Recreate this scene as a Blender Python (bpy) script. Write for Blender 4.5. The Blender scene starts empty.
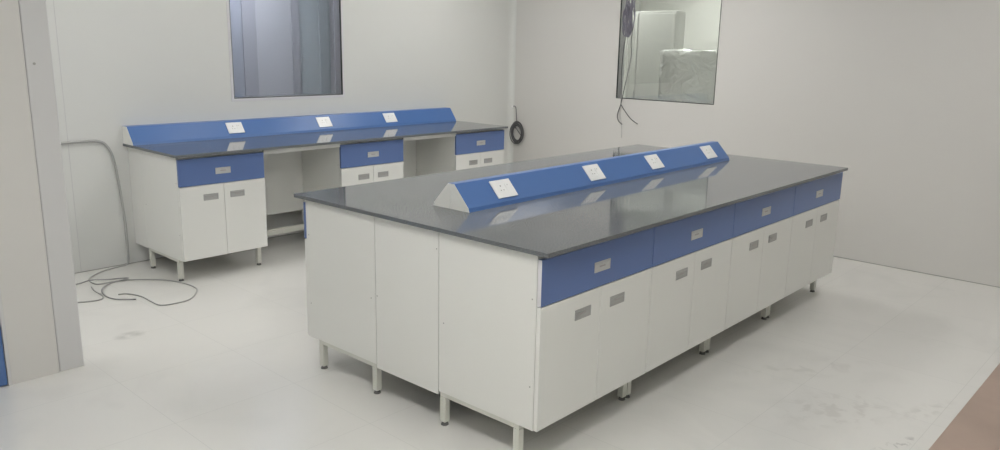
import bpy, bmesh, math, random
from mathutils import Matrix, Vector, noise
random.seed(4)
S = bpy.context.scene
C = S.collection
PI = math.pi

# ------------------------------------------------------------------ camera, exposure, world
cd = bpy.data.cameras.new('camera'); cam = bpy.data.objects.new('camera', cd); C.objects.link(cam)
cd.sensor_width = 36.0; cd.lens = 786.02 / 1000 * 36.0; cd.clip_start = 0.02; cd.clip_end = 60
rt = Vector((0.68150, -0.73157, 0.01902)); up = Vector((0.14915, 0.16429, 0.97507)); bk = Vector((-0.71645, -0.66168, 0.22108))
M = Matrix((rt, up, bk)).transposed().to_4x4(); M.translation = Vector((-1.8, -2.2, 1.6373))
cam.matrix_world = M
S.camera = cam
S.view_settings.view_transform = 'Standard'; S.view_settings.look = 'None'
S.view_settings.gamma = 1.0; S.view_settings.use_curve_mapping = False
S.view_settings.exposure = 0.0
w = bpy.data.worlds.new('world'); S.world = w; w.use_nodes = True
w.node_tree.nodes['Background'].inputs[0].default_value = (0.75, 0.8, 0.9, 1)
w.node_tree.nodes['Background'].inputs[1].default_value = 0.15
LAMP = 13.0          # base strength of the unseen panels added over the main room
LAMP_B = 18.5        # room behind the right-hand window
LAMP_A = 34.0        # lamp added to brighten the dim room behind the left-hand window

# ------------------------------------------------------------------ materials
def mat(name, col, rough=0.5, metal=0.0, spec=0.5, noise_amt=0.0, noise_scale=20, bump=0.0, coat=0.0):
    m = bpy.data.materials.new(name); m.use_nodes = True
    nt = m.node_tree; b = nt.nodes['Principled BSDF']
    b.inputs['Base Color'].default_value = (*col, 1); b.inputs['Roughness'].default_value = rough
    b.inputs['Metallic'].default_value = metal; b.inputs['Specular IOR Level'].default_value = spec
    b.inputs['Coat Weight'].default_value = coat
    if noise_amt or bump:
        tc = nt.nodes.new('ShaderNodeTexCoord'); n = nt.nodes.new('ShaderNodeTexNoise')
        n.inputs['Scale'].default_value = noise_scale; n.inputs['Detail'].default_value = 5
        nt.links.new(tc.outputs['Object'], n.inputs['Vector'])
        if noise_amt:
            mx = nt.nodes.new('ShaderNodeMix'); mx.data_type = 'RGBA'
            mx.inputs['A'].default_value = (*[c * (1 - noise_amt) for c in col], 1)
            mx.inputs['B'].default_value = (*[min(1, c * (1 + noise_amt)) for c in col], 1)
            nt.links.new(n.outputs['Fac'], mx.inputs['Factor']); nt.links.new(mx.outputs['Result'], b.inputs['Base Color'])
        if bump:
            bp = nt.nodes.new('ShaderNodeBump'); bp.inputs['Strength'].default_value = bump; bp.inputs['Distance'].default_value = 0.01
            nt.links.new(n.outputs['Fac'], bp.inputs['Height']); nt.links.new(bp.outputs['Normal'], b.inputs['Normal'])
    return m

def emit(name, col, s):
    m = bpy.data.materials.new(name); m.use_nodes = True
    nt = m.node_tree; nt.nodes.clear(); o = nt.nodes.new('ShaderNodeOutputMaterial'); e = nt.nodes.new('ShaderNodeEmission')
    e.inputs[0].default_value = (*col, 1); e.inputs[1].default_value = s; nt.links.new(e.outputs[0], o.inputs[0])
    return m

def glass_mat(name, tint, refl):
    m = bpy.data.materials.new(name); m.use_nodes = True
    nt = m.node_tree; nt.nodes.clear(); o = nt.nodes.new('ShaderNodeOutputMaterial')
    t = nt.nodes.new('ShaderNodeBsdfTransparent'); t.inputs[0].default_value = (*tint, 1)
    g = nt.nodes.new('ShaderNodeBsdfGlossy'); g.inputs['Roughness'].default_value = 0.02
    f = nt.nodes.new('ShaderNodeFresnel'); f.inputs[0].default_value = refl
    mx = nt.nodes.new('ShaderNodeMixShader')
    nt.links.new(f.outputs[0], mx.inputs[0]); nt.links.new(t.outputs[0], mx.inputs[1]); nt.links.new(g.outputs[0], mx.inputs[2])
    nt.links.new(mx.outputs[0], o.inputs[0])
    return m

M_WALL = mat('wall_paint', (0.74, 0.745, 0.72), 0.42, noise_amt=0.02, noise_scale=1.2)
M_WALLB = mat('warm_wall_paint', (0.70, 0.685, 0.66), 0.45, noise_amt=0.02, noise_scale=1.0)
M_PART = mat('partition_paint', (0.66, 0.645, 0.62), 0.45, noise_amt=0.03, noise_scale=2)
M_PROFILE = mat('aluminium_profile', (0.63, 0.625, 0.625), 0.45)
M_CEIL = mat('ceiling_paint', (0.84, 0.84, 0.83), 0.6)
M_WHITE = mat('white_laminate', (0.80, 0.80, 0.765), 0.35, noise_amt=0.015, noise_scale=3)
M_EDGE = mat('pale_trim_and_highlight', (0.74, 0.73, 0.75), 0.4)
M_STEEL = mat('white_powder_coat', (0.66, 0.66, 0.60), 0.4)
M_BLUE = mat('blue_laminate', (0.115, 0.183, 0.40), 0.28, noise_amt=0.03, noise_scale=4)
M_BLUE2 = mat('blue_powder_coat', (0.075, 0.175, 0.44), 0.33)
M_PLATE = mat('white_plastic', (0.93, 0.93, 0.93), 0.3)
M_SOCK = mat('grey_plastic', (0.40, 0.37, 0.36), 0.4)
M_SLIT = mat('dark_slot', (0.05, 0.05, 0.05), 0.6)
M_HAND = mat('satin_metal', (0.56, 0.56, 0.55), 0.35, metal=0.2)
M_HANDIN = mat('recess_metal', (0.42, 0.42, 0.41), 0.4, metal=0.2)
M_GAP = mat('joint_gasket', (0.16, 0.16, 0.15), 0.6)
M_RUB = mat('dark_rubber', (0.13, 0.13, 0.125), 0.6)
M_SCREW = mat('screw_metal', (0.38, 0.38, 0.36), 0.4, metal=0.5)
M_GASKET = mat('window_gasket', (0.07, 0.08, 0.075), 0.5)
M_COND = mat('grey_conduit', (0.44, 0.44, 0.43), 0.5)
M_CABLE = mat('grey_cable', (0.40, 0.40, 0.39), 0.5)
M_CABLE2 = mat('dark_cable', (0.12, 0.12, 0.125), 0.5)
M_CABLE3 = mat('mid_grey_cable', (0.30, 0.30, 0.295), 0.5)
M_BUNDLE = mat('violet_grey_cable', (0.22, 0.21, 0.26), 0.5)
M_DOOR = mat('blue_door_paint', (0.10, 0.19, 0.42), 0.4)
M_BOARD = mat('brown_board', (0.43, 0.33, 0.275), 0.7, noise_amt=0.22, noise_scale=2.2)
M_GREY = mat('grey_cabinet_paint', (0.56, 0.565, 0.545), 0.5)
M_DIM = mat('slate_curtain', (0.31, 0.32, 0.36), 0.7)
M_DIM2 = mat('pale_slate_curtain', (0.44, 0.435, 0.45), 0.7)
M_DIM3 = mat('green_slate_curtain', (0.38, 0.415, 0.42), 0.7)
M_DIM4 = mat('dark_slate_curtain', (0.33, 0.325, 0.35), 0.7)
M_DIM5 = mat('dark_green_slate_curtain', (0.30, 0.33, 0.34), 0.7)
M_GLASS_A = glass_mat('dim_glass', (0.92, 0.93, 0.95), 1.45)
M_GLASS_B = glass_mat('clear_glass', (0.96, 0.97, 0.96), 1.45)

# polished granite: speckled dark grey with a hard gloss
def granite():
    m = bpy.data.materials.new('polished_granite'); m.use_nodes = True
    nt = m.node_tree; b = nt.nodes['Principled BSDF']
    tc = nt.nodes.new('ShaderNodeTexCoord'); n = nt.nodes.new('ShaderNodeTexNoise')
    n.inputs['Scale'].default_value = 160; n.inputs['Detail'].default_value = 3
    v = nt.nodes.new('ShaderNodeTexNoise'); v.inputs['Scale'].default_value = 3
    r = nt.nodes.new('ShaderNodeValToRGB')
    r.color_ramp.elements[0].position = 0.35; r.color_ramp.elements[0].color = (0.115, 0.125, 0.134, 1)
    r.color_ramp.elements[1].position = 0.7; r.color_ramp.elements[1].color = (0.190, 0.200, 0.208, 1)
    nt.links.new(tc.outputs['Object'], n.inputs['Vector']); nt.links.new(n.outputs['Fac'], r.inputs[0])
    nt.links.new(r.outputs[0], b.inputs['Base Color'])
    b.inputs['Roughness'].default_value = 0.06; b.inputs['Specular IOR Level'].default_value = 0.36
    return m
M_STONE = granite()
M_STONE_EDGE = mat('granite_edge', (0.075, 0.08, 0.08), 0.25)

# glossy white floor: faint tile joints, soft grey veins, scuffs where the photo has them
def floor_mat():
    m = bpy.data.materials.new('white_gloss_floor'); m.use_nodes = True
    nt = m.node_tree; b = nt.nodes['Principled BSDF']; L = nt.links.new
    tc = nt.nodes.new('ShaderNodeTexCoord')
    mp = nt.nodes.new('ShaderNodeMapping'); mp.inputs['Location'].default_value = (0.43, 0.22, 0)
    L(tc.outputs['Object'], mp.inputs['Vector'])
    br = nt.nodes.new('ShaderNodeTexBrick'); br.offset = 0.0
    br.inputs['Scale'].default_value = 1.0; br.inputs['Brick Width'].default_value = 0.6; br.inputs['Row Height'].default_value = 0.6
    br.inputs['Mortar Size'].default_value = 0.0018; br.inputs['Mortar Smooth'].default_value = 0.6
    br.inputs['Color1'].default_value = (0.76, 0.75, 0.72, 1); br.inputs['Color2'].default_value = (0.77, 0.76, 0.73, 1)
    br.inputs['Mortar'].default_value = (0.66, 0.655, 0.63, 1)
    L(mp.outputs[0], br.inputs['Vector'])
    def ramp_noise(scale, lo, hi, detail=6, dist=0.0, vec=None):
        n = nt.nodes.new('ShaderNodeTexNoise'); n.inputs['Scale'].default_value = scale
        n.inputs['Detail'].default_value = detail; n.inputs['Distortion'].default_value = dist
        L(vec or tc.outputs['Object'], n.inputs['Vector'])
        r = nt.nodes.new('ShaderNodeMapRange'); r.inputs['From Min'].default_value = lo; r.inputs['From Max'].default_value = hi
        L(n.outputs['Fac'], r.inputs['Value']); return r.outputs[0]
    def mix(a, col, fac):
        x = nt.nodes.new('ShaderNodeMix'); x.data_type = 'RGBA'; L(fac, x.inputs['Factor']); L(a, x.inputs['A'])
        x.inputs['B'].default_value = (*col, 1); return x.outputs['Result']
    def mul(a, v):
        x = nt.nodes.new('ShaderNodeMath'); x.operation = 'MULTIPLY'; L(a, x.inputs[0])
        if isinstance(v, float): x.inputs[1].default_value = v
        else: L(v, x.inputs[1])
        return x.outputs[0]
    col = mix(br.outputs['Color'], (0.68, 0.675, 0.65), mul(ramp_noise(1.5, 0.5, 0.75, 8, 1.5), 0.55))
    # scuffed patches: position, radius, how strong
    def patch(x, y, rx, ry, st, dark, scale=14, lo=0.5, hi=0.62, rot=0.0):
        nonlocal col
        pm = nt.nodes.new('ShaderNodeMapping'); pm.vector_type = 'TEXTURE'
        pm.inputs['Location'].default_value = (x, y, 0); pm.inputs['Rotation'].default_value = (0, 0, rot); pm.inputs['Scale'].default_value = (rx, ry, 1)
        L(tc.outputs['Object'], pm.inputs['Vector'])
        ln = nt.nodes.new('ShaderNodeVectorMath'); ln.operation = 'LENGTH'; L(pm.outputs[0], ln.inputs[0])
        mr = nt.nodes.new('ShaderNodeMapRange'); mr.inputs['From Min'].default_value = 1.0; mr.inputs['From Max'].default_value = 0.4
        L(ln.outputs['Value'], mr.inputs['Value'])
        col = mix(col, dark, mul(mul(mr.outputs[0], ramp_noise(scale, lo, hi, 6, 0.5)), st))
    patch(-0.13, 2.19, 0.10, 0.07, 0.5, (0.40, 0.40, 0.38), 10, 0.35, 0.6)
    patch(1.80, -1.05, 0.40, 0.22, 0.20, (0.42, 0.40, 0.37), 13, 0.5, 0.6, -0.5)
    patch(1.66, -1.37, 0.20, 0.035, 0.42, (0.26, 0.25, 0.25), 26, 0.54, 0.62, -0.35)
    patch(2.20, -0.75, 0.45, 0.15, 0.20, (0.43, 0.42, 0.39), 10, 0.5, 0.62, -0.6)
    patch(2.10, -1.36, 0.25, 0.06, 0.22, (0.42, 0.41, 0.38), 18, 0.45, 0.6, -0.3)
    L(col, b.inputs['Base Color'])
    b.inputs['Roughness'].default_value = 0.22
    L(nt.nodes.new('ShaderNodeValue').outputs[0], b.inputs['Metallic']) if False else None
    return m
M_FLOOR = floor_mat()

def plastic_wrap():
    m = bpy.data.materials.new('crumpled_plastic'); m.use_nodes = True
    nt = m.node_tree; b = nt.nodes['Principled BSDF']
    b.inputs['Base Color'].default_value = (0.66, 0.665, 0.655, 1); b.inputs['Roughness'].default_value = 0.18
    b.inputs['Coat Weight'].default_value = 0.6
    tc = nt.nodes.new('ShaderNodeTexCoord'); n = nt.nodes.new('ShaderNodeTexNoise')
    n.inputs['Scale'].default_value = 6; n.inputs['Detail'].default_value = 6; n.inputs['Distortion'].default_value = 1.5
    nt.links.new(tc.outputs['Object'], n.inputs['Vector'])
    bp = nt.nodes.new('ShaderNodeBump'); bp.inputs['Strength'].default_value = 0.7; bp.inputs['Distance'].default_value = 0.05
    nt.links.new(n.outputs['Fac'], bp.inputs['Height']); nt.links.new(bp.outputs['Normal'], b.inputs['Normal'])
    return m
M_WRAP = plastic_wrap()

# ------------------------------------------------------------------ mesh helpers
class MB:
    """collects shapes and links them as ONE mesh object"""
    def __init__(s): s.bm = bmesh.new(); s.mats = []
    def mi(s, m):
        if m not in s.mats: s.mats.append(m)
        return s.mats.index(m)
    def box(s, x0, x1, y0, y1, z0, z1, m, bev=0.0, front=None):
        """front: another material for the face that looks to -y"""
        t = bmesh.new(); bmesh.ops.create_cube(t, size=1)
        for v in t.verts:
            v.co = Vector(((x0 + x1) / 2 + v.co.x * (x1 - x0), (y0 + y1) / 2 + v.co.y * (y1 - y0), (z0 + z1) / 2 + v.co.z * (z1 - z0)))
        if bev: bmesh.ops.bevel(t, geom=list(t.edges), offset=bev, segments=2, profile=0.5, affect='EDGES')
        t.normal_update()
        i = s.mi(m); j = s.mi(front) if front else i
        for f in t.faces: f.material_index = j if f.normal.y < -0.9 else i
        s.join(t); return s
    def join(s, t):
        me = bpy.data.meshes.new('tmp'); t.to_mesh(me); s.bm.from_mesh(me); bpy.data.meshes.remove(me); t.free()
    def prism(s, prof, x0, x1, m):
        """profile of (y, z) swept along x"""
        t = bmesh.new(); a = [t.verts.new((x0, y, z)) for y, z in prof]; b = [t.verts.new((x1, y, z)) for y, z in prof]
        n = len(prof)
        t.faces.new(a); t.faces.new(b[::-1])
        for k in range(n): t.faces.new((a[k], b[k], b[(k + 1) % n], a[(k + 1) % n]))
        bmesh.ops.recalc_face_normals(t, faces=list(t.faces))
        i = s.mi(m)
        for f in t.faces: f.material_index = i
        s.join(t); return s
    def cyl(s, p, q, r, m, seg=14, r2=None):
        p, q = Vector(p), Vector(q); d = q - p
        t = bmesh.new(); bmesh.ops.create_cone(t, cap_ends=True, segments=seg, radius1=r, radius2=r if r2 is None else r2, depth=d.length)
        bmesh.ops.transform(t, matrix=Matrix.Translation((p + q) / 2) @ d.to_track_quat('Z', 'Y').to_matrix().to_4x4(), verts=t.verts)
        i = s.mi(m)
        for f in t.faces: f.material_index = i; f.smooth = len(f.verts) == 4
        s.join(t); return s
    def tube(s, pts, r, m, seg=8, sub=6):
        P = smooth_path(pts, sub) if sub > 1 else [Vector(p) for p in pts]
        rings = []; t = bmesh.new(); nrm = None
        for k, p in enumerate(P):
            d = (P[min(k + 1, len(P) - 1)] - P[max(k - 1, 0)]).normalized()
            if nrm is None: nrm = d.orthogonal().normalized()
            nrm = (nrm - d * nrm.dot(d)).normalized(); bn = d.cross(nrm)
            rings.append([t.verts.new(p + (nrm * math.cos(2 * PI * j / seg) + bn * math.sin(2 * PI * j / seg)) * r) for j in range(seg)])
        i = s.mi(m)
        for a, b in zip(rings, rings[1:]):
            for j in range(seg):
                f = t.faces.new((a[j], a[(j + 1) % seg], b[(j + 1) % seg], b[j])); f.smooth = True; f.material_index = i
        f = t.faces.new(rings[0][::-1]); f.material_index = i; f = t.faces.new(rings[-1]); f.material_index = i
        s.join(t); return s
    def build(s, name, parent=None, loc=None, rz=0.0, mx=None):
        me = bpy.data.meshes.new(name)
        if mx is not None: bmesh.ops.transform(s.bm, matrix=mx, verts=s.bm.verts)
        s.bm.normal_update(); s.bm.to_mesh(me); s.bm.free()
        for m in s.mats: me.materials.append(m)
        o = bpy.data.objects.new(name, me); C.objects.link(o)
        if parent: o.parent = parent
        if loc: o.location = loc
        if rz: o.rotation_euler = (0, 0, rz)
        return o

def smooth_path(pts, sub):
    P = [Vector(p) for p in pts]; out = []
    for i in range(len(P) - 1):
        a, b, c, d = P[max(i - 1, 0)], P[i], P[i + 1], P[min(i + 2, len(P) - 1)]
        for k in range(sub):
            t = k / sub
            out.append(0.5 * ((2 * b) + (c - a) * t + (2 * a - 5 * b + 4 * c - d) * t * t + (3 * b - a - 3 * c + d) * t ** 3))
    out.append(P[-1]); return out

def thing(name, label, cat, loc=(0, 0, 0), rz=0.0, group=None):
    o = bpy.data.objects.new(name, None); C.objects.link(o); o.empty_display_size = 0.1
    o.location = loc; o.rotation_euler = (0, 0, rz); o['label'] = label; o['category'] = cat
    if group: o['group'] = group
    return o
def tag(o, label, cat, group=None, kind=None):
    o['label'] = label; o['category'] = cat
    if group: o['group'] = group
    if kind: o['kind'] = kind
    return o
def struct(o): o['kind'] = 'structure'; return o
def dup(root, loc, rz, label, group=None):
    r = root.copy(); C.objects.link(r); r.location = loc; r.rotation_euler = (0, 0, rz); r['label'] = label
    if group: r['group'] = group
    for ch in list(root.children):
        c = ch.copy(); C.objects.link(c); c.parent = r
        for g in list(ch.children):
            d = g.copy(); C.objects.link(d); d.parent = c
    return r

# ------------------------------------------------------------------ room shell
XB, YA, H = 4.70, 3.681, 2.75
WX0, WY0 = -3.2, -3.4
struct(MB().box(WX0, XB, WY0, YA, -0.1, 0, M_FLOOR).build('floor'))
struct(MB().box(WX0 - .1, XB + .1, WY0 - .1, YA + .1, H, H + 0.1, M_CEIL).build('ceiling'))
W1 = (1.405, 2.460, 1.192, 2.25)    # window in the bench wall: x0 x1 z0 z1
W2 = (1.228, 2.284, 1.167, 2.23)    # window in the right wall: y0 y1 z0 z1
b = MB()
b.box(WX0, W1[0], YA, YA + .1, 0, H, M_WALL); b.box(W1[1], XB + .1, YA, YA + .1, 0, H, M_WALL)
b.box(W1[0], W1[1], YA, YA + .1, 0, W1[2], M_WALL); b.box(W1[0], W1[1], YA, YA + .1, W1[3], H, M_WALL)
struct(b.build('wall_back'))
b = MB()
b.box(XB, XB + .1, WY0, W2[0], 0, H, M_WALLB); b.box(XB, XB + .1, W2[1], YA, 0, H, M_WALLB)
b.box(XB, XB + .1, W2[0], W2[1], 0, W2[2], M_WALLB); b.box(XB, XB + .1, W2[0], W2[1], W2[3], H, M_WALLB)
struct(b.build('wall_right'))
struct(MB().box(WX0 - .1, WX0, WY0, YA + .1, 0, H, M_WALL).build('wall_left'))
struct(MB().box(WX0, XB + .1, WY0 - .1, WY0, 0, H, M_WALL).build('wall_front'))
# rounded cove in the corner between the two walls
prof = [(XB, YA), (XB - .06, YA)] + [(XB - .06 + .06 * math.sin(t * PI / 16), YA - .06 + .06 * math.cos(t * PI / 16)) for t in range(1, 8)] + [(XB, YA - .06)]
t = bmesh.new(); lo = [t.verts.new((x, y, 0)) for x, y in prof]; hi = [t.verts.new((x, y, H)) for x, y in prof]
t.faces.new(lo); t.faces.new(hi[::-1])
for k in range(len(prof)): t.faces.new((lo[k], hi[k], hi[(k + 1) % len(prof)], lo[(k + 1) % len(prof)]))
bmesh.ops.recalc_face_normals(t, faces=list(t.faces))
b = MB(); b.mi(M_WALL); b.join(t); struct(b.build('trim_1'))
# thin dark sealant bead along the foot of the right wall and of the back wall
struct(MB().box(XB - .005, XB, WY0, YA - .06, 0, .005, M_SCREW).build('baseboard_right'))
struct(MB().box(WX0, XB - .06, YA - .004, YA, 0, .005, M_SCREW).build('baseboard_back'))
# wall panel joints: shallow aluminium strips
for n_, x in enumerate((0.145,)):
    b = MB(); z0, z1 = 0.0, H
    b.box(x - .0015, x + .0015, YA - .0012, YA, z0, z1, M_PROFILE); struct(b.build('trim_%d' % (2 + n_)))

# partition that ends on the left, with its edge profile and the blue door beside it
b = MB(); b.box(-0.80, -0.588, 1.91, 2.00, 0, H, M_PART, 0.002); struct(b.build('wall_partition'))
b = MB(); b.box(-0.586, -0.470, 1.912, 2.00, 0, H, M_PROFILE, 0.006); b.cyl((-.55, 1.9125, 1.52), (-.55, 1.909, 1.52), .006, M_SCREW)
struct(b.build('trim_4'))
b = MB(); b.box(-0.815, -0.80, 1.905, 2.0, 0, H, M_PROFILE); b.box(-1.80, -1.785, 1.905, 2.0, 0, H, M_PROFILE)
b.box(-1.785, -0.815, 1.905, 2.0, 2.15, H, M_PROFILE); b.box(WX0, -1.80, 1.91, 2.0, 0, H, M_PART)
struct(b.build('trim_6'))
d = MB().box(-1.783, -0.817, 1.915, 1.955, 0.004, 2.148, M_DOOR, 0.002).build('door_1'); struct(d)
b = MB(); b.cyl((-1.70, 1.915, 1.0), (-1.70, 1.87, 1.0), .010, M_HAND); b.cyl((-1.705, 1.87, 1.0), (-1.58, 1.87, 1.0), .009, M_HAND)
b.build('door_handle', d)

# windows: flush double-glazed panels with a dark gasket line
def window(name, axis, a0, a1, z0, z1, face, glass, lip):
    """axis 'y': pane lies in a plane of constant y (back wall); 'x': constant x (right wall)"""
    def bx(b, u0, u1, d0, d1, zz0, zz1, m):
        if axis == 'y': b.box(u0, u1, face + d0, face + d1, zz0, zz1, m)
        else: b.box(face + d0, face + d1, u0, u1, zz0, zz1, m)
    g = .0065
    f = MB()
    bx(f, a0, a0 + g, -.002, .012, z0, z1, M_GASKET); bx(f, a1 - g, a1, -.002, .012, z0, z1, M_GASKET)
    bx(f, a0, a1, -.002, .012, z0, z0 + g, M_GASKET); bx(f, a0, a1, -.002, .012, z1 - g, z1, M_GASKET)
    root = struct(f.build(name))
    fr = MB(); k = .005
    bx(fr, a0, a0 + k, .012, .10, z0, z1, lip); bx(fr, a1 - k, a1, .012, .10, z0, z1, lip)
    bx(fr, a0 + k, a1 - k, .012, .10, z0, z0 + k, lip); bx(fr, a0 + k, a1 - k, .012, .10, z1 - k, z1, lip)
    fr.build('window_frame', root)
    gl = MB(); bx(gl, a0 + g, a1 - g, .003, .008, z0 + g, z1 - g, glass); gl.build('window_pane', root)
    gl = MB(); bx(gl, a0 + k, a1 - k, .090, .095, z0 + k, z1 - k, glass); gl.build('window_pane', root)
    return root
r1 = window('window_1', 'y', W1[0], W1[1], W1[2], W1[3], YA, M_GLASS_A, M_EDGE)
b = MB()
for (x0, x1, z0, z1) in ((W1[0] - .022, W1[0], W1[2] - .022, W1[3] + .02), (W1[1], W1[1] + .018, W1[2] - .022, W1[3] + .02), (W1[0], W1[1], W1[2] - .022, W1[2]), (W1[0], W1[1], W1[3], W1[3] + .02)):
    b.box(x0, x1, YA - .004, YA, z0, z1, M_EDGE, .001)
b.build('window_trim', r1)
window('window_2', 'x', W2[0], W2[1], W2[2], W2[3], XB, M_GLASS_B, M_EDGE)

# room behind the back wall (dim) with hanging strips
DY = YA + .1
b = MB(); b.box(0.0, 4.8, DY, 6.6, -.1, 0, M_FLOOR); struct(b.build('floor_corridor'))
b = MB(); b.box(0.0, 4.8, 6.6, 6.7, 0, H, M_DIM2); b.box(-.1, 0, DY, 6.7, 0, H, M_DIM2); b.box(4.8, 4.9, DY, 6.7, 0, H, M_DIM2)
struct(b.build('wall_corridor'))
struct(MB().box(-.1, 4.9, DY, 6.7, H, H + .1, M_DIM2).build('ceiling_corridor'))

# room behind the right wall (bright)
EX = XB + .1
b = MB(); b.box(EX, 8.6, -1.0, 4.6, -.1, 0, M_FLOOR); struct(b.build('floor_annex'))
b = MB(); b.box(8.6, 8.7, -1.0, 4.6, 0, H, M_WALL); b.box(EX, 8.7, 4.6, 4.7, 0, H, M_WALL); b.box(EX, 8.7, -1.1, -1.0, 0, H, M_WALL)
b.box(EX, EX + .01, 3.8, 4.6, 0, H, M_WALL)
struct(b.build('wall_annex'))
struct(MB().box(EX, 8.7, -1.1, 4.7, H, H + .1, M_CEIL).build('ceiling_annex'))

# ------------------------------------------------------------------ ceiling panel lights (they light the rooms)
M_LAMPB = emit('annex_lamp_diffuser', (1.0, 0.99, 0.95), LAMP_B)
M_LAMPA = emit('added_corridor_lamp', (0.92, 0.95, 1.0), LAMP_A)
def lamp(x, y, m, label, group, s=.6):
    t = thing('ceiling_light', label, 'ceiling light', (x, y, H), 0, group)
    h = s / 2
    b = MB(); b.box(-h - .02, h + .02, -h - .02, -h, -.02, 0, M_PLATE); b.box(-h - .02, h + .02, h, h + .02, -.02, 0, M_PLATE)
    b.box(-h - .02, -h, -h, h, -.02, 0, M_PLATE); b.box(h, h + .02, -h, h, -.02, 0, M_PLATE); b.build('frame', t)
    MB().box(-h, h, -h, h, -.012, -.002, m).build('diffuser', t)
LAB = [(-2.4, -2.4, 1.6, 'over the open floor left of the viewpoint'), (-0.8, -1.2, 1.3, 'before the near corner of the island'),  # unseen panels, their places and strengths fitted to the wanted brightness
       (1.9, -1.2, .62, 'in front of the island drawers'), (3.4, -1.2, .67, 'near the far right end of the island'), (-0.8, 0, 1.08, 'before the white end of the island'),
       (1.9, 1.2, 1.2, 'above the rear edge of the island'), (3.4, 1.2, 1.07, 'in front of the right window'), (-2.4, 2.85, .94, 'behind the left partition'),
       (-0.8, 2.75, .70, 'above the conduit left of the wall bench'), (0.6, 2.75, .33, 'above the left end of the wall bench'),
       (1.9, 2.75, .33, 'in front of the left window'), (3.4, 2.75, .71, 'in the corner by the coiled cable')]
for x, y, k, where in LAB:
    lamp(x, y, emit('added_lamp_diffuser', (1.0, 0.985, 0.95), LAMP * k), 'added unseen square white ceiling panel light ' + where, 'added panel lights in the laboratory ceiling')
for x, y, where in ((5.7, 0.6, 'near the window, to its right'), (5.7, 3.2, 'near the window, over the grey cupboard side'), (7.6, 0.6, 'far from the window, right side'), (7.6, 3.2, 'far from the window, left side')):
    lamp(x, y, M_LAMPB, 'panel light beyond the right window, ' + where, 'panel lights beyond the right window')
lamp(2.0, 4.35, M_LAMPA, 'added square white panel light brightening the room beyond the left window', None)  # unseen lamp added to brighten the strips behind the left window

# ------------------------------------------------------------------ base cabinet
CW, CDP = 0.80, 0.53                # width, depth of the body behind the fronts
def pull(cx, cz, w_, h_, front_m, in_m, parent):
    """recessed rectangular cup pull: raised rim and a sloping scoop"""
    b = MB(); x0, x1, z0, z1 = cx - w_ / 2, cx + w_ / 2, cz - h_ / 2, cz + h_ / 2; e = .006
    b.box(x0, x1, -.003, .001, z0, z0 + e, front_m, .001); b.box(x0, x1, -.003, .001, z1 - e, z1, front_m, .001)
    b.box(x0, x0 + e, -.003, .001, z0 + e, z1 - e, front_m, .001); b.box(x1 - e, x1, -.003, .001, z0 + e, z1 - e, front_m, .001)
    b.prism([(-.0012, z0 + e), (-.0004, z1 - e), (.001, z1 - e), (.001, z0 + e)], x0 + e, x1 - e, in_m)
    b.prism([(-.004, z1 - e - .002), (-.001, z1 - e), (-.001, z1 - e - .012)], x0 + e, x1 - e, in_m)
    b.box(cx - w_ * .18, cx + w_ * .18, -.0022, -.0008, cz - .003, cz + .003, M_SOCK)
    return b.build('handle', parent)

def make_cabinet(W, D, label, group, tail=0.0):
    t = thing('base_cabinet', label, 'cabinet', (0, 0, 0), 0, group)
    z0, z1, f = .158, .882, .019
    b = MB()
    b.box(0, .018, f + .002, D, z0, z1, M_WHITE, .001); b.box(W - .018, W, f + .002, D, z0, z1, M_WHITE, .001)
    b.box(.018, W - .018, f + .002, D, z0, z0 + .018, M_WHITE); b.box(.018, W - .018, D - .012, D, z0 + .018, z1, M_WHITE)
    b.box(.018, W - .018, f + .004, f + .05, z1 - .022, z1, M_WHITE); b.box(.018, W - .018, f + .006, f + .03, .655, .69, M_WHITE)
    b.box(.018, W - .018, D - .08, D - .012, z1 - .022, z1, M_WHITE)
    for sx in (0, W):                                    # screw heads on the side panels
        for (yy, zz) in ((f + .022, .34), (f + .022, .70), (D - .03, .48)):
            b.cyl((sx - .001, yy, zz), (sx + .001, yy, zz), .003, M_SCREW, 10)
    b.build('body', t)
    b = MB(); c = .030                                   # tube frame under the body
    y0, y1 = f + .075, D - .005
    b.box(.004, W - .004, y0, y0 + c, z0 - .022, z0, M_STEEL, .002); b.box(.004, W - .004, y1 - c, y1, z0 - .022, z0, M_STEEL, .002)
    b.box(.004, .004 + c, y0 + c, y1 - c, z0 - .022, z0, M_STEEL, .002); b.box(W - .004 - c, W - .004, y0 + c, y1 - c, z0 - .022, z0, M_STEEL, .002)
    b.build('base_frame', t)
    for lx in (.004 + c / 2, W - .004 - c / 2):
        for ly in (y0 + c / 2, y1 - c / 2):
            l = MB().box(lx - .016, lx + .016, ly - .016, ly + .016, .016, z0 - .022, M_STEEL, .003).build('leg', t)
            MB().cyl((lx, ly, 0), (lx, ly, .010), .018, M_RUB, 16, .014).cyl((lx, ly, .010), (lx, ly, .018), .006, M_SCREW).build('foot', l)
    if tail:
        MB().box(0, .018, D, D + tail, z0 - .01, z1, M_WHITE, .001).build('side_panel', t)
    g = .0012
    d = MB().box(g, W - g, 0, f, .676, .861, M_BLUE, .0012).build('drawer', t)
    pull(W / 2, .763, .112, .044, M_HAND, M_HAND, d)
    for k in (0, 1):
        x0, x1 = (g, W / 2 - g) if k == 0 else (W / 2 + g, W - g)
        d = MB().box(x0, x1, 0, f, .161, .672, M_WHITE, .0015).build('door', t)
        off = W * .155
        pull(W / 2 + (-off if k == 0 else off), .588, .108, .044, M_HANDIN, M_HANDIN, d)
    return t

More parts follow.
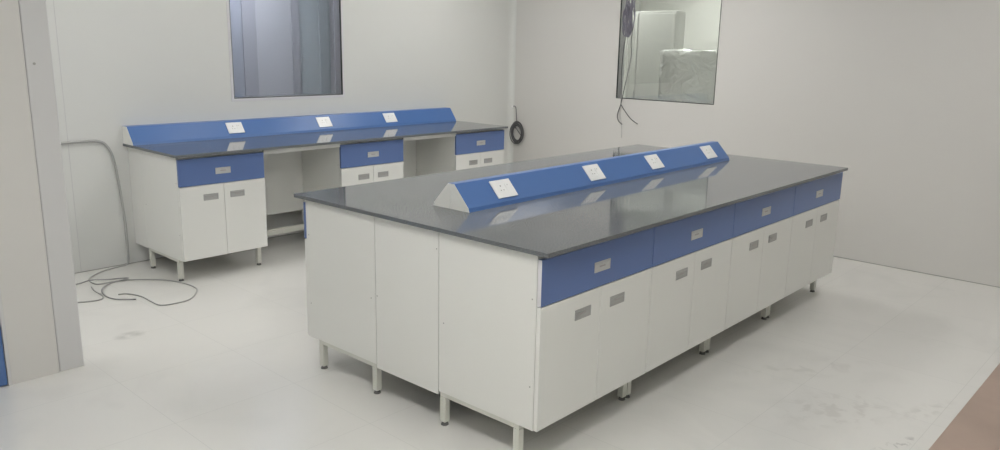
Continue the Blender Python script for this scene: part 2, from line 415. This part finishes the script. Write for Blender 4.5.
# island frame of reference (turned about one degree to the walls)
IO = Vector((0.37017, -0.43854, 0)); IA = 0.0187
IM = Matrix.Translation(IO) @ Matrix.Rotation(IA, 4, 'Z')
def il(x, y, z=0): return IM @ Vector((x, y, z))
ISL_L, ISL_D = 3.193, 1.626
spots = [.0225 + k * .8055 for k in range(4)]
spots[3] = .0225 + 3 * .8055
proto = make_cabinet(.8035, .555, 'white island cabinet with blue drawer, nearest the camera on the front side', 'cabinets on the front side of the island')
proto.location = il(spots[0], .045); proto.rotation_euler = (0, 0, IA)
fl = [None, 'white island cabinet with blue drawer, second from the near corner', 'white island cabinet with blue drawer, third from the near corner', 'white island cabinet with blue drawer, at the far right end of the island']
for k in (1, 2, 3): dup(proto, il(spots[k], .045), IA, fl[k], 'cabinets on the front side of the island')
bl = ['white end cabinet of the island, left of the narrow middle panel, facing the wall bench',
      'island cabinet facing the wall bench, second from the near end, hidden behind the front row',
      'island cabinet facing the wall bench, third from the near end, hidden behind the front row',
      'island cabinet facing the wall bench, at its far end, hidden behind the front row']
for k in range(4): dup(proto, il(spots[k] + .8035, 1.581), IA + PI, bl[k], 'cabinets on the rear side of the island')
# rim highlight painted as a pale end face on the near drawer front, seen from the end of the island
for ch in proto.children:
    if ch.name.split('.')[0] == 'drawer':
        me = ch.data.copy(); me.materials.append(M_EDGE)
        for p in me.polygons:
            if p.normal.x < -.9: p.material_index = 1
        ch.data = me
# narrow closing panel between the two rows, with its own dark joint lines
def end_filler(x, label):
    t = thing('filler_panel', label, 'panel', il(x, 0), IA)
    b = MB(); b.box(0, .018, .604, 1.022, .140, .882, M_WHITE, .001); b.build('panel', t)
    b = MB(); b.box(.003, .03, .600, .604, .158, .882, M_GAP); b.box(.003, .03, 1.022, 1.026, .158, .882, M_GAP); b.build('joint_seal', t)
    b = MB()
    for (y, z) in ((1.012, .50), (.614, .80)): b.cyl((-.001, y, z), (.001, y, z), .003, M_SCREW, 10)
    b.build('screw_heads', t)
    return t
end_filler(.0228, 'narrow white panel closing the gap in the near end of the island')

# island worktop with eased edge
b = MB(); b.box(0, ISL_L, 0, ISL_D, .882, .900, M_STONE, .0012)
o = b.build('worktop', None, IO, IA)
# rounded near corner
tag(o, 'dark polished granite worktop covering the whole island', 'worktop')

# ------------------------------------------------------------------ blue service racks with socket plates
def socket_plate(parent, cx, p0, p1, wd, ht, front):
    """plate centred on a slope that runs from p0 (low) to p1 (high), both (y, z)"""
    a, c = Vector((0, *p0)), Vector((0, *p1)); u = (c - a).normalized(); nrm = Vector((0, -u.z, u.y))
    if nrm.z < 0: nrm = -nrm
    o = (a + c) / 2; X = Vector((1, 0, 0))
    mx = Matrix((X, u, nrm)).transposed().to_4x4(); mx.translation = o + Vector((cx, 0, 0))
    p = MB().box(-wd / 2, wd / 2, -ht / 2, ht / 2, 0, .006, M_PLATE, .002).build('socket_plate', parent, mx=mx)
    b = MB()
    b.box(-wd * .30, wd * .04, -ht * .30, ht * .30, .006, .0075, M_PLATE, .0006)
    for dx, dy, r in ((-.13, .14, .0042), (-.20, -.10, .0032), (-.06, -.10, .0032)):
        b.cyl((wd * dx, ht * dy, .0074), (wd * dx, ht * dy, .0079), r, M_SOCK, 12)
    b.build('socket', p, mx=mx)
    b = MB(); b.prism([(-ht * .24, .006), (-ht * .24, .0075), (ht * .24, .0105), (ht * .24, .006)], wd * .12, wd * .30, M_PLATE)
    b.cyl((wd * .21, ht * .15, .0093), (wd * .21, ht * .15, .0108), .0025, M_SOCK, 10)
    b.build('switch', p, mx=mx)
    return p

# island rack: a ridge with two sloping faces, white gable ends
RL = 2.602
t = thing('service_rack', 'long blue ridge shaped socket rack standing along the middle of the island worktop', 'socket rack', il(.312, .705, .900), IA)
W_ = .238
prof = [(0, 0), (.006, .018), (.099, .119), (.139, .119), (W_ - .006, .018), (W_, 0)]
MB().prism(prof, .003, RL - .003, M_BLUE2).build('housing', t)
for x0, x1 in ((0, .003), (RL - .003, RL)):
    e = MB(); mid = W_ / 2
    e.prism([(.001, 0), (.007, .018), (.099, .118), (mid - .0015, .118), (mid - .0015, 0)], x0, x1, M_WHITE)
    e.prism([(mid + .0015, 0), (mid + .0015, .118), (.139, .118), (W_ - .007, .018), (W_ - .001, 0)], x0, x1, M_WHITE)
    e.build('end_cap', t)
for x in (.602, 1.355, 1.99, 2.69): socket_plate(t, x - .312, (.006, .018), (.099, .119), .140, .100, True)

# ------------------------------------------------------------------ wall bench
BX, BY, BW, BD = .5113, 2.8494, 3.2435, .8316
bt = MB().box(0, BW, 0, BD, .882, .900, M_STONE, .0012).build('worktop', None, (BX, BY, 0))
tag(bt, 'dark polished granite worktop of the bench along the back wall', 'worktop')
bc = make_cabinet(.640, .575, 'white cabinet with blue drawer at the left end of the wall bench', 'cabinets under the wall bench')
bc.location = (BX + .032, BY + .045, 0)
dup(bc, (1.856, BY + .045, 0), 0, 'white cabinet with blue drawer in the middle of the wall bench', 'cabinets under the wall bench')
dup(bc, (3.1135, BY + .045, 0), 0, 'white cabinet with blue drawer at the right end of the wall bench, near the corner', 'cabinets under the wall bench')
MB().box(0, .018, .577, BD - .045 - .001, .150, .881, M_WHITE, .001).build('side_panel', bc)
def knee(x0, x1, label):
    t = thing('knee_space_panel', label, 'panel', (x0, BY, 0))
    W = x1 - x0
    MB().box(.001, W - .001, .590, .605, .262, .881, M_WHITE, .001).build('back_panel', t)
    MB().box(.001, W - .001, .050, .068, .846, .881, M_WHITE, .001).build('apron', t)
    MB().box(.001, W - .001, .480, .510, .118, .165, M_STEEL, .002).build('foot_rail', t)
knee(1.1845, 1.855, 'white knee space panel with foot rail between left and middle bench cabinets')
knee(2.497, 3.1125, 'white knee space panel with apron between middle and right bench cabinets')
t = thing('service_rack', 'long blue socket rack with one sloping face on the wall bench', 'socket rack', (0, YA, .900))
D0 = -.165
prof = [(D0, 0), (D0 + .006, .018), (D0 + .088, .127), (-.001, .127), (-.001, 0)]
RX0, RX1 = BX + .004, 3.715
MB().prism(prof, RX0 + .003, RX1 - .003, M_BLUE2).build('housing', t)
for x0, x1 in ((RX0, RX0 + .003), (RX1 - .003, RX1)):
    MB().prism([(D0 + .001, 0), (D0 + .007, .018), (D0 + .088, .126), (-.002, .126), (-.002, 0)], x0, x1, M_WHITE).build('end_cap', t)
for x in (1.335, 2.170, 2.900): socket_plate(t, x, (D0 + .006, .018), (D0 + .088, .127), .135, .098, True)

# ------------------------------------------------------------------ cables, conduit
b = MB(); b.tube([(-.55, YA - .012, .93), (-.2, YA - .012, .93), (.2, YA - .012, .935), (.34, YA - .012, .93), (.40, YA - .012, .885), (.435, YA - .012, .78), (.46, YA - .012, .55), (.475, YA - .012, .3), (.475, YA - .012, .1), (.47, YA - .015, .02), (.45, YA - .03, .009)], .009, M_COND, 10)
tag(b.build('conduit'), 'grey flexible conduit bending down the back wall left of the bench', 'conduit')
F = .006
c1 = [(.44, 3.63), (.39, 3.63), (.26, 3.59), (.14, 3.49), (.1, 3.4), (.11, 3.29), (.2, 3.28), (.29, 3.26), (.4, 3.17), (.48, 3.08), (.53, 2.95), (.55, 2.8), (.52, 2.69), (.41, 2.56), (.3, 2.54), (.22, 2.57), (.21, 2.68), (.21, 2.82), (.17, 2.94), (.12, 2.97)]
tag(MB().tube([(x, y, F) for x, y in c1], .0045, M_CABLE).build('cable'), 'grey cable in the larger loop on the floor, reaching the bench leg', 'cable')
c2 = [(-.35, 3.36), (-.01, 3.38), (.1, 3.39), (.19, 3.33), (.31, 3.27), (.18, 3.23), (.08, 3.13), (.05, 3.0), (.07, 2.88), (.16, 2.79)]
tag(MB().tube([(x, y, F + (.008 if 1 < k < 7 else 0)) for k, (x, y) in enumerate(c2)], .0045, M_CABLE3).build('cable'), 'darker grey cable in the smaller inner loop on the floor by the bench', 'cable')
c3 = [(-.5, 3.0), (-.3, 2.99), (-.14, 2.98), (-.08, 2.95), (.0, 2.94), (.035, 3.01), (.04, 3.15), (.06, 3.26)]
tag(MB().tube([(x, y, F) for x, y in c3], .0045, M_CABLE).build('cable'), 'grey cable running left along the floor behind the partition end', 'cable')

# coil hanging on the right wall by the corner
t = thing('cable_coil', 'dark coiled cable hanging on the right wall beside the corner and bench end', 'cable coil', (XB, 3.565, .715))
b = MB()
for k in range(10):
    r = .104 - .007 * (k % 5) + .004 * math.sin(k * 2.1); oy = .012 * math.sin(k * 1.7) - .018 * (k > 4); oz = .010 * math.cos(k * 2.3)
    x = -.012 - .008 * (k % 4)
    b.tube([(x, oy + r * .86 * math.cos(a * PI / 10), oz + r * 1.12 * math.sin(a * PI / 10)) for a in range(20)] + [(x, oy + r * .86, oz)], .0048, M_CABLE2, 6, 2)
b.build('coil', t)
b = MB(); b.tube([(-.03, -.085, -.03), (-.035, -.03, .03), (-.03, .02, .07), (-.02, .03, .10)], .0048, M_CABLE2, 6, 5)
b.tube([(-.014, .005, .110), (-.012, .015, .19), (-.012, .024, .270), (-.012, .045, .290), (-.010, .07, .285)], .0042, M_CABLE2, 6, 5)
b.build('lead', t)
b = MB(); b.cyl((0, .072, .283), (-.022, .072, .283), .010, M_PLATE, 14); b.build('hook', t)

# bundle hanging in front of the right-hand window
t = thing('cable_bundle', 'violet grey bundle of cables hanging from above in front of the right window', 'cables', (XB, 2.15, 0))
X0 = -.030
b = MB(); random.seed(9)
for k in range(12):
    cy = random.uniform(-.03, .03); cz = random.uniform(1.87, 2.06); rr = random.uniform(.030, .065); hh = random.uniform(.08, .15); x = X0 - .02 + random.uniform(-.015, .015)
    ph = random.random() * 6
    b.tube([(x + .01 * math.sin(a + k), cy + rr * .75 * math.cos(a * PI / 6 + ph), cz + hh * math.sin(a * PI / 6 + ph)) for a in range(13)], .0048, M_BUNDLE, 6, 3)
b.build('knot', t)
def strand(pts, r, m, nm='strand'): MB().tube([(X0 + dx, y - 2.15, z) for dx, y, z in pts], r, m, 6, 5).build(nm, t)
strand([(0, 2.19, H - .002), (0, 2.18, 2.4), (0, 2.17, 2.1), (-.01, 2.15, 1.95)], .0045, M_CABLE2)
strand([(-.01, 2.10, H - .002), (-.01, 2.11, 2.4), (-.01, 2.10, 2.1), (-.01, 2.10, 1.95)], .0060, M_BUNDLE)
strand([(0, 2.14, H - .002), (0, 2.15, 2.4), (0, 2.14, 2.1), (-.01, 2.13, 1.95)], .0060, M_BUNDLE)
strand([(-.01, 2.16, 1.86), (-.004, 2.20, 1.65), (0, 2.215, 1.4), (.004, 2.205, 1.20), (.006, 2.207, 1.11)], .0040, M_CABLE2)
strand([(-.01, 2.15, 1.86), (-.004, 2.17, 1.65), (0, 2.19, 1.4), (.004, 2.20, 1.20), (.006, 2.207, 1.10)], .0030, M_CABLE)
strand([(-.01, 2.10, 1.86), (-.004, 2.12, 1.72), (0, 2.115, 1.55), (.002, 2.16, 1.33), (.006, 2.20, 1.15), (.008, 2.213, 1.10)], .0042, M_CABLE2)
strand([(-.01, 2.10, 1.90), (-.004, 2.085, 1.75), (0, 2.10, 1.6), (.002, 2.15, 1.35)], .0030, M_CABLE)
strand([(.006, 2.207, 1.11), (.010, 2.235, 1.04), (.012, 2.245, .99), (.012, 2.225, .945), (.014, 2.185, .918)], .0050, M_CABLE2, 'tail')
strand([(.006, 2.207, 1.11), (.012, 2.16, 1.05), (.014, 2.09, .98), (.016, 2.01, .936)], .0042, M_CABLE2, 'tail')
strand([(.006, 2.21, 1.10), (.012, 2.215, 1.02), (.014, 2.20, .95), (.016, 2.187, .86), (.018, 2.187, .785)], .0018, M_CABLE, 'tail')
# lone cord hanging a little to the right in the same window
strand([(0, 2.055, H - .002), (.004, 2.05, 2.2), (.006, 2.052, 1.8), (.006, 2.055, 1.5), (.006, 2.06, 1.22)], .0022, M_CABLE, 'cord')

# ------------------------------------------------------------------ things beyond the right window
t = thing('tall_cabinet', 'tall grey steel cupboard seen through the right window', 'cupboard', (6.2, 2.56, 0))
MB().box(0, .20, 0, .62, .03, 2.07, M_GREY, .006).build('body', t)
for y0, y1 in ((.003, .487), (.493, .617)):
    MB().box(-.018, -.001, y0, y1, .06, 2.04, M_GREY, .003).build('door', t)
b = MB(); b.box(-.03, -.018, .50, .512, 1.0, 1.16, M_HAND, .002); b.build('handle', t)
MB().box(.02, .18, .02, .60, 0, .03, M_RUB).build('plinth', t)

t = thing('wrapped_machine', 'large machine wrapped in crumpled clear plastic seen through the right window', 'wrapped machine', (5.55, 1.35, 0))
bm = bmesh.new(); bmesh.ops.create_cube(bm, size=1)
for v in bm.verts: v.co = Vector((.35 + v.co.x * .7, .49 + v.co.y * .98, .80 + v.co.z * 1.58))
bmesh.ops.subdivide_edges(bm, edges=list(bm.edges), cuts=22, use_grid_fill=True)
for v in bm.verts:
    p = v.co.copy(); n3 = noise.noise_vector(p * 4.0) * .035 + noise.noise_vector(p * 11.0) * .014
    if p.z > 1.5: n3 += Vector((0, 0, .05 * noise.noise(p * 3.2) + .03))
    if p.z < .05: n3 = Vector((n3.x, n3.y, 0)) * .5
    v.co = p + n3
    v.co.z = max(v.co.z, .012)
b = MB(); b.mi(M_WRAP)
for f in bm.faces: f.smooth = True
b.join(bm); b.build('plastic_cover', t)

# hanging strips beyond the left window
edges = [1.75, 1.95, 2.206, 2.334, 2.751, 2.822, 3.076, 3.189, 3.40, 3.65]
looks = [(M_DIM2, 'grey'), (M_DIM, 'bluish grey'), (M_DIM4, 'dark'), (M_DIM2, 'wide pale grey'), (M_DIM4, 'very narrow dark'), (M_DIM3, 'greenish grey'), (M_DIM5, 'narrow dark greenish'), (M_DIM2, 'pale grey'), (M_DIM3, 'green-grey')]
where = ['leftmost, half hidden by the window edge', 'at the left window edge', 'second from the left window edge', 'in the middle of the left window', 'right of the middle of the left window', 'right of the thin dark one', 'near the right window edge', 'at the right window edge', 'hidden past the right window edge']
for k, (x0, x1) in enumerate(zip(edges, edges[1:])):
    m, look = looks[k]; y = 4.90 + .016 * (k % 2)
    b = MB(); b.box(x0 - .01, x1 + .01, y, y + .010, .05, H, m, .004)
    tag(b.build('hanging_strip'), '%s strip hanging beyond the window, %s' % (look, where[k]), 'strip curtain', 'strips hanging beyond the left window')

# ------------------------------------------------------------------ brown board on the floor, lower right
b = MB(); b.box(1.35, 3.9, -2.35, -1.48, 0, .006, M_BOARD, .001)
tag(b.build('floor_board'), 'brown board lying flat on the floor at the lower right corner', 'board')
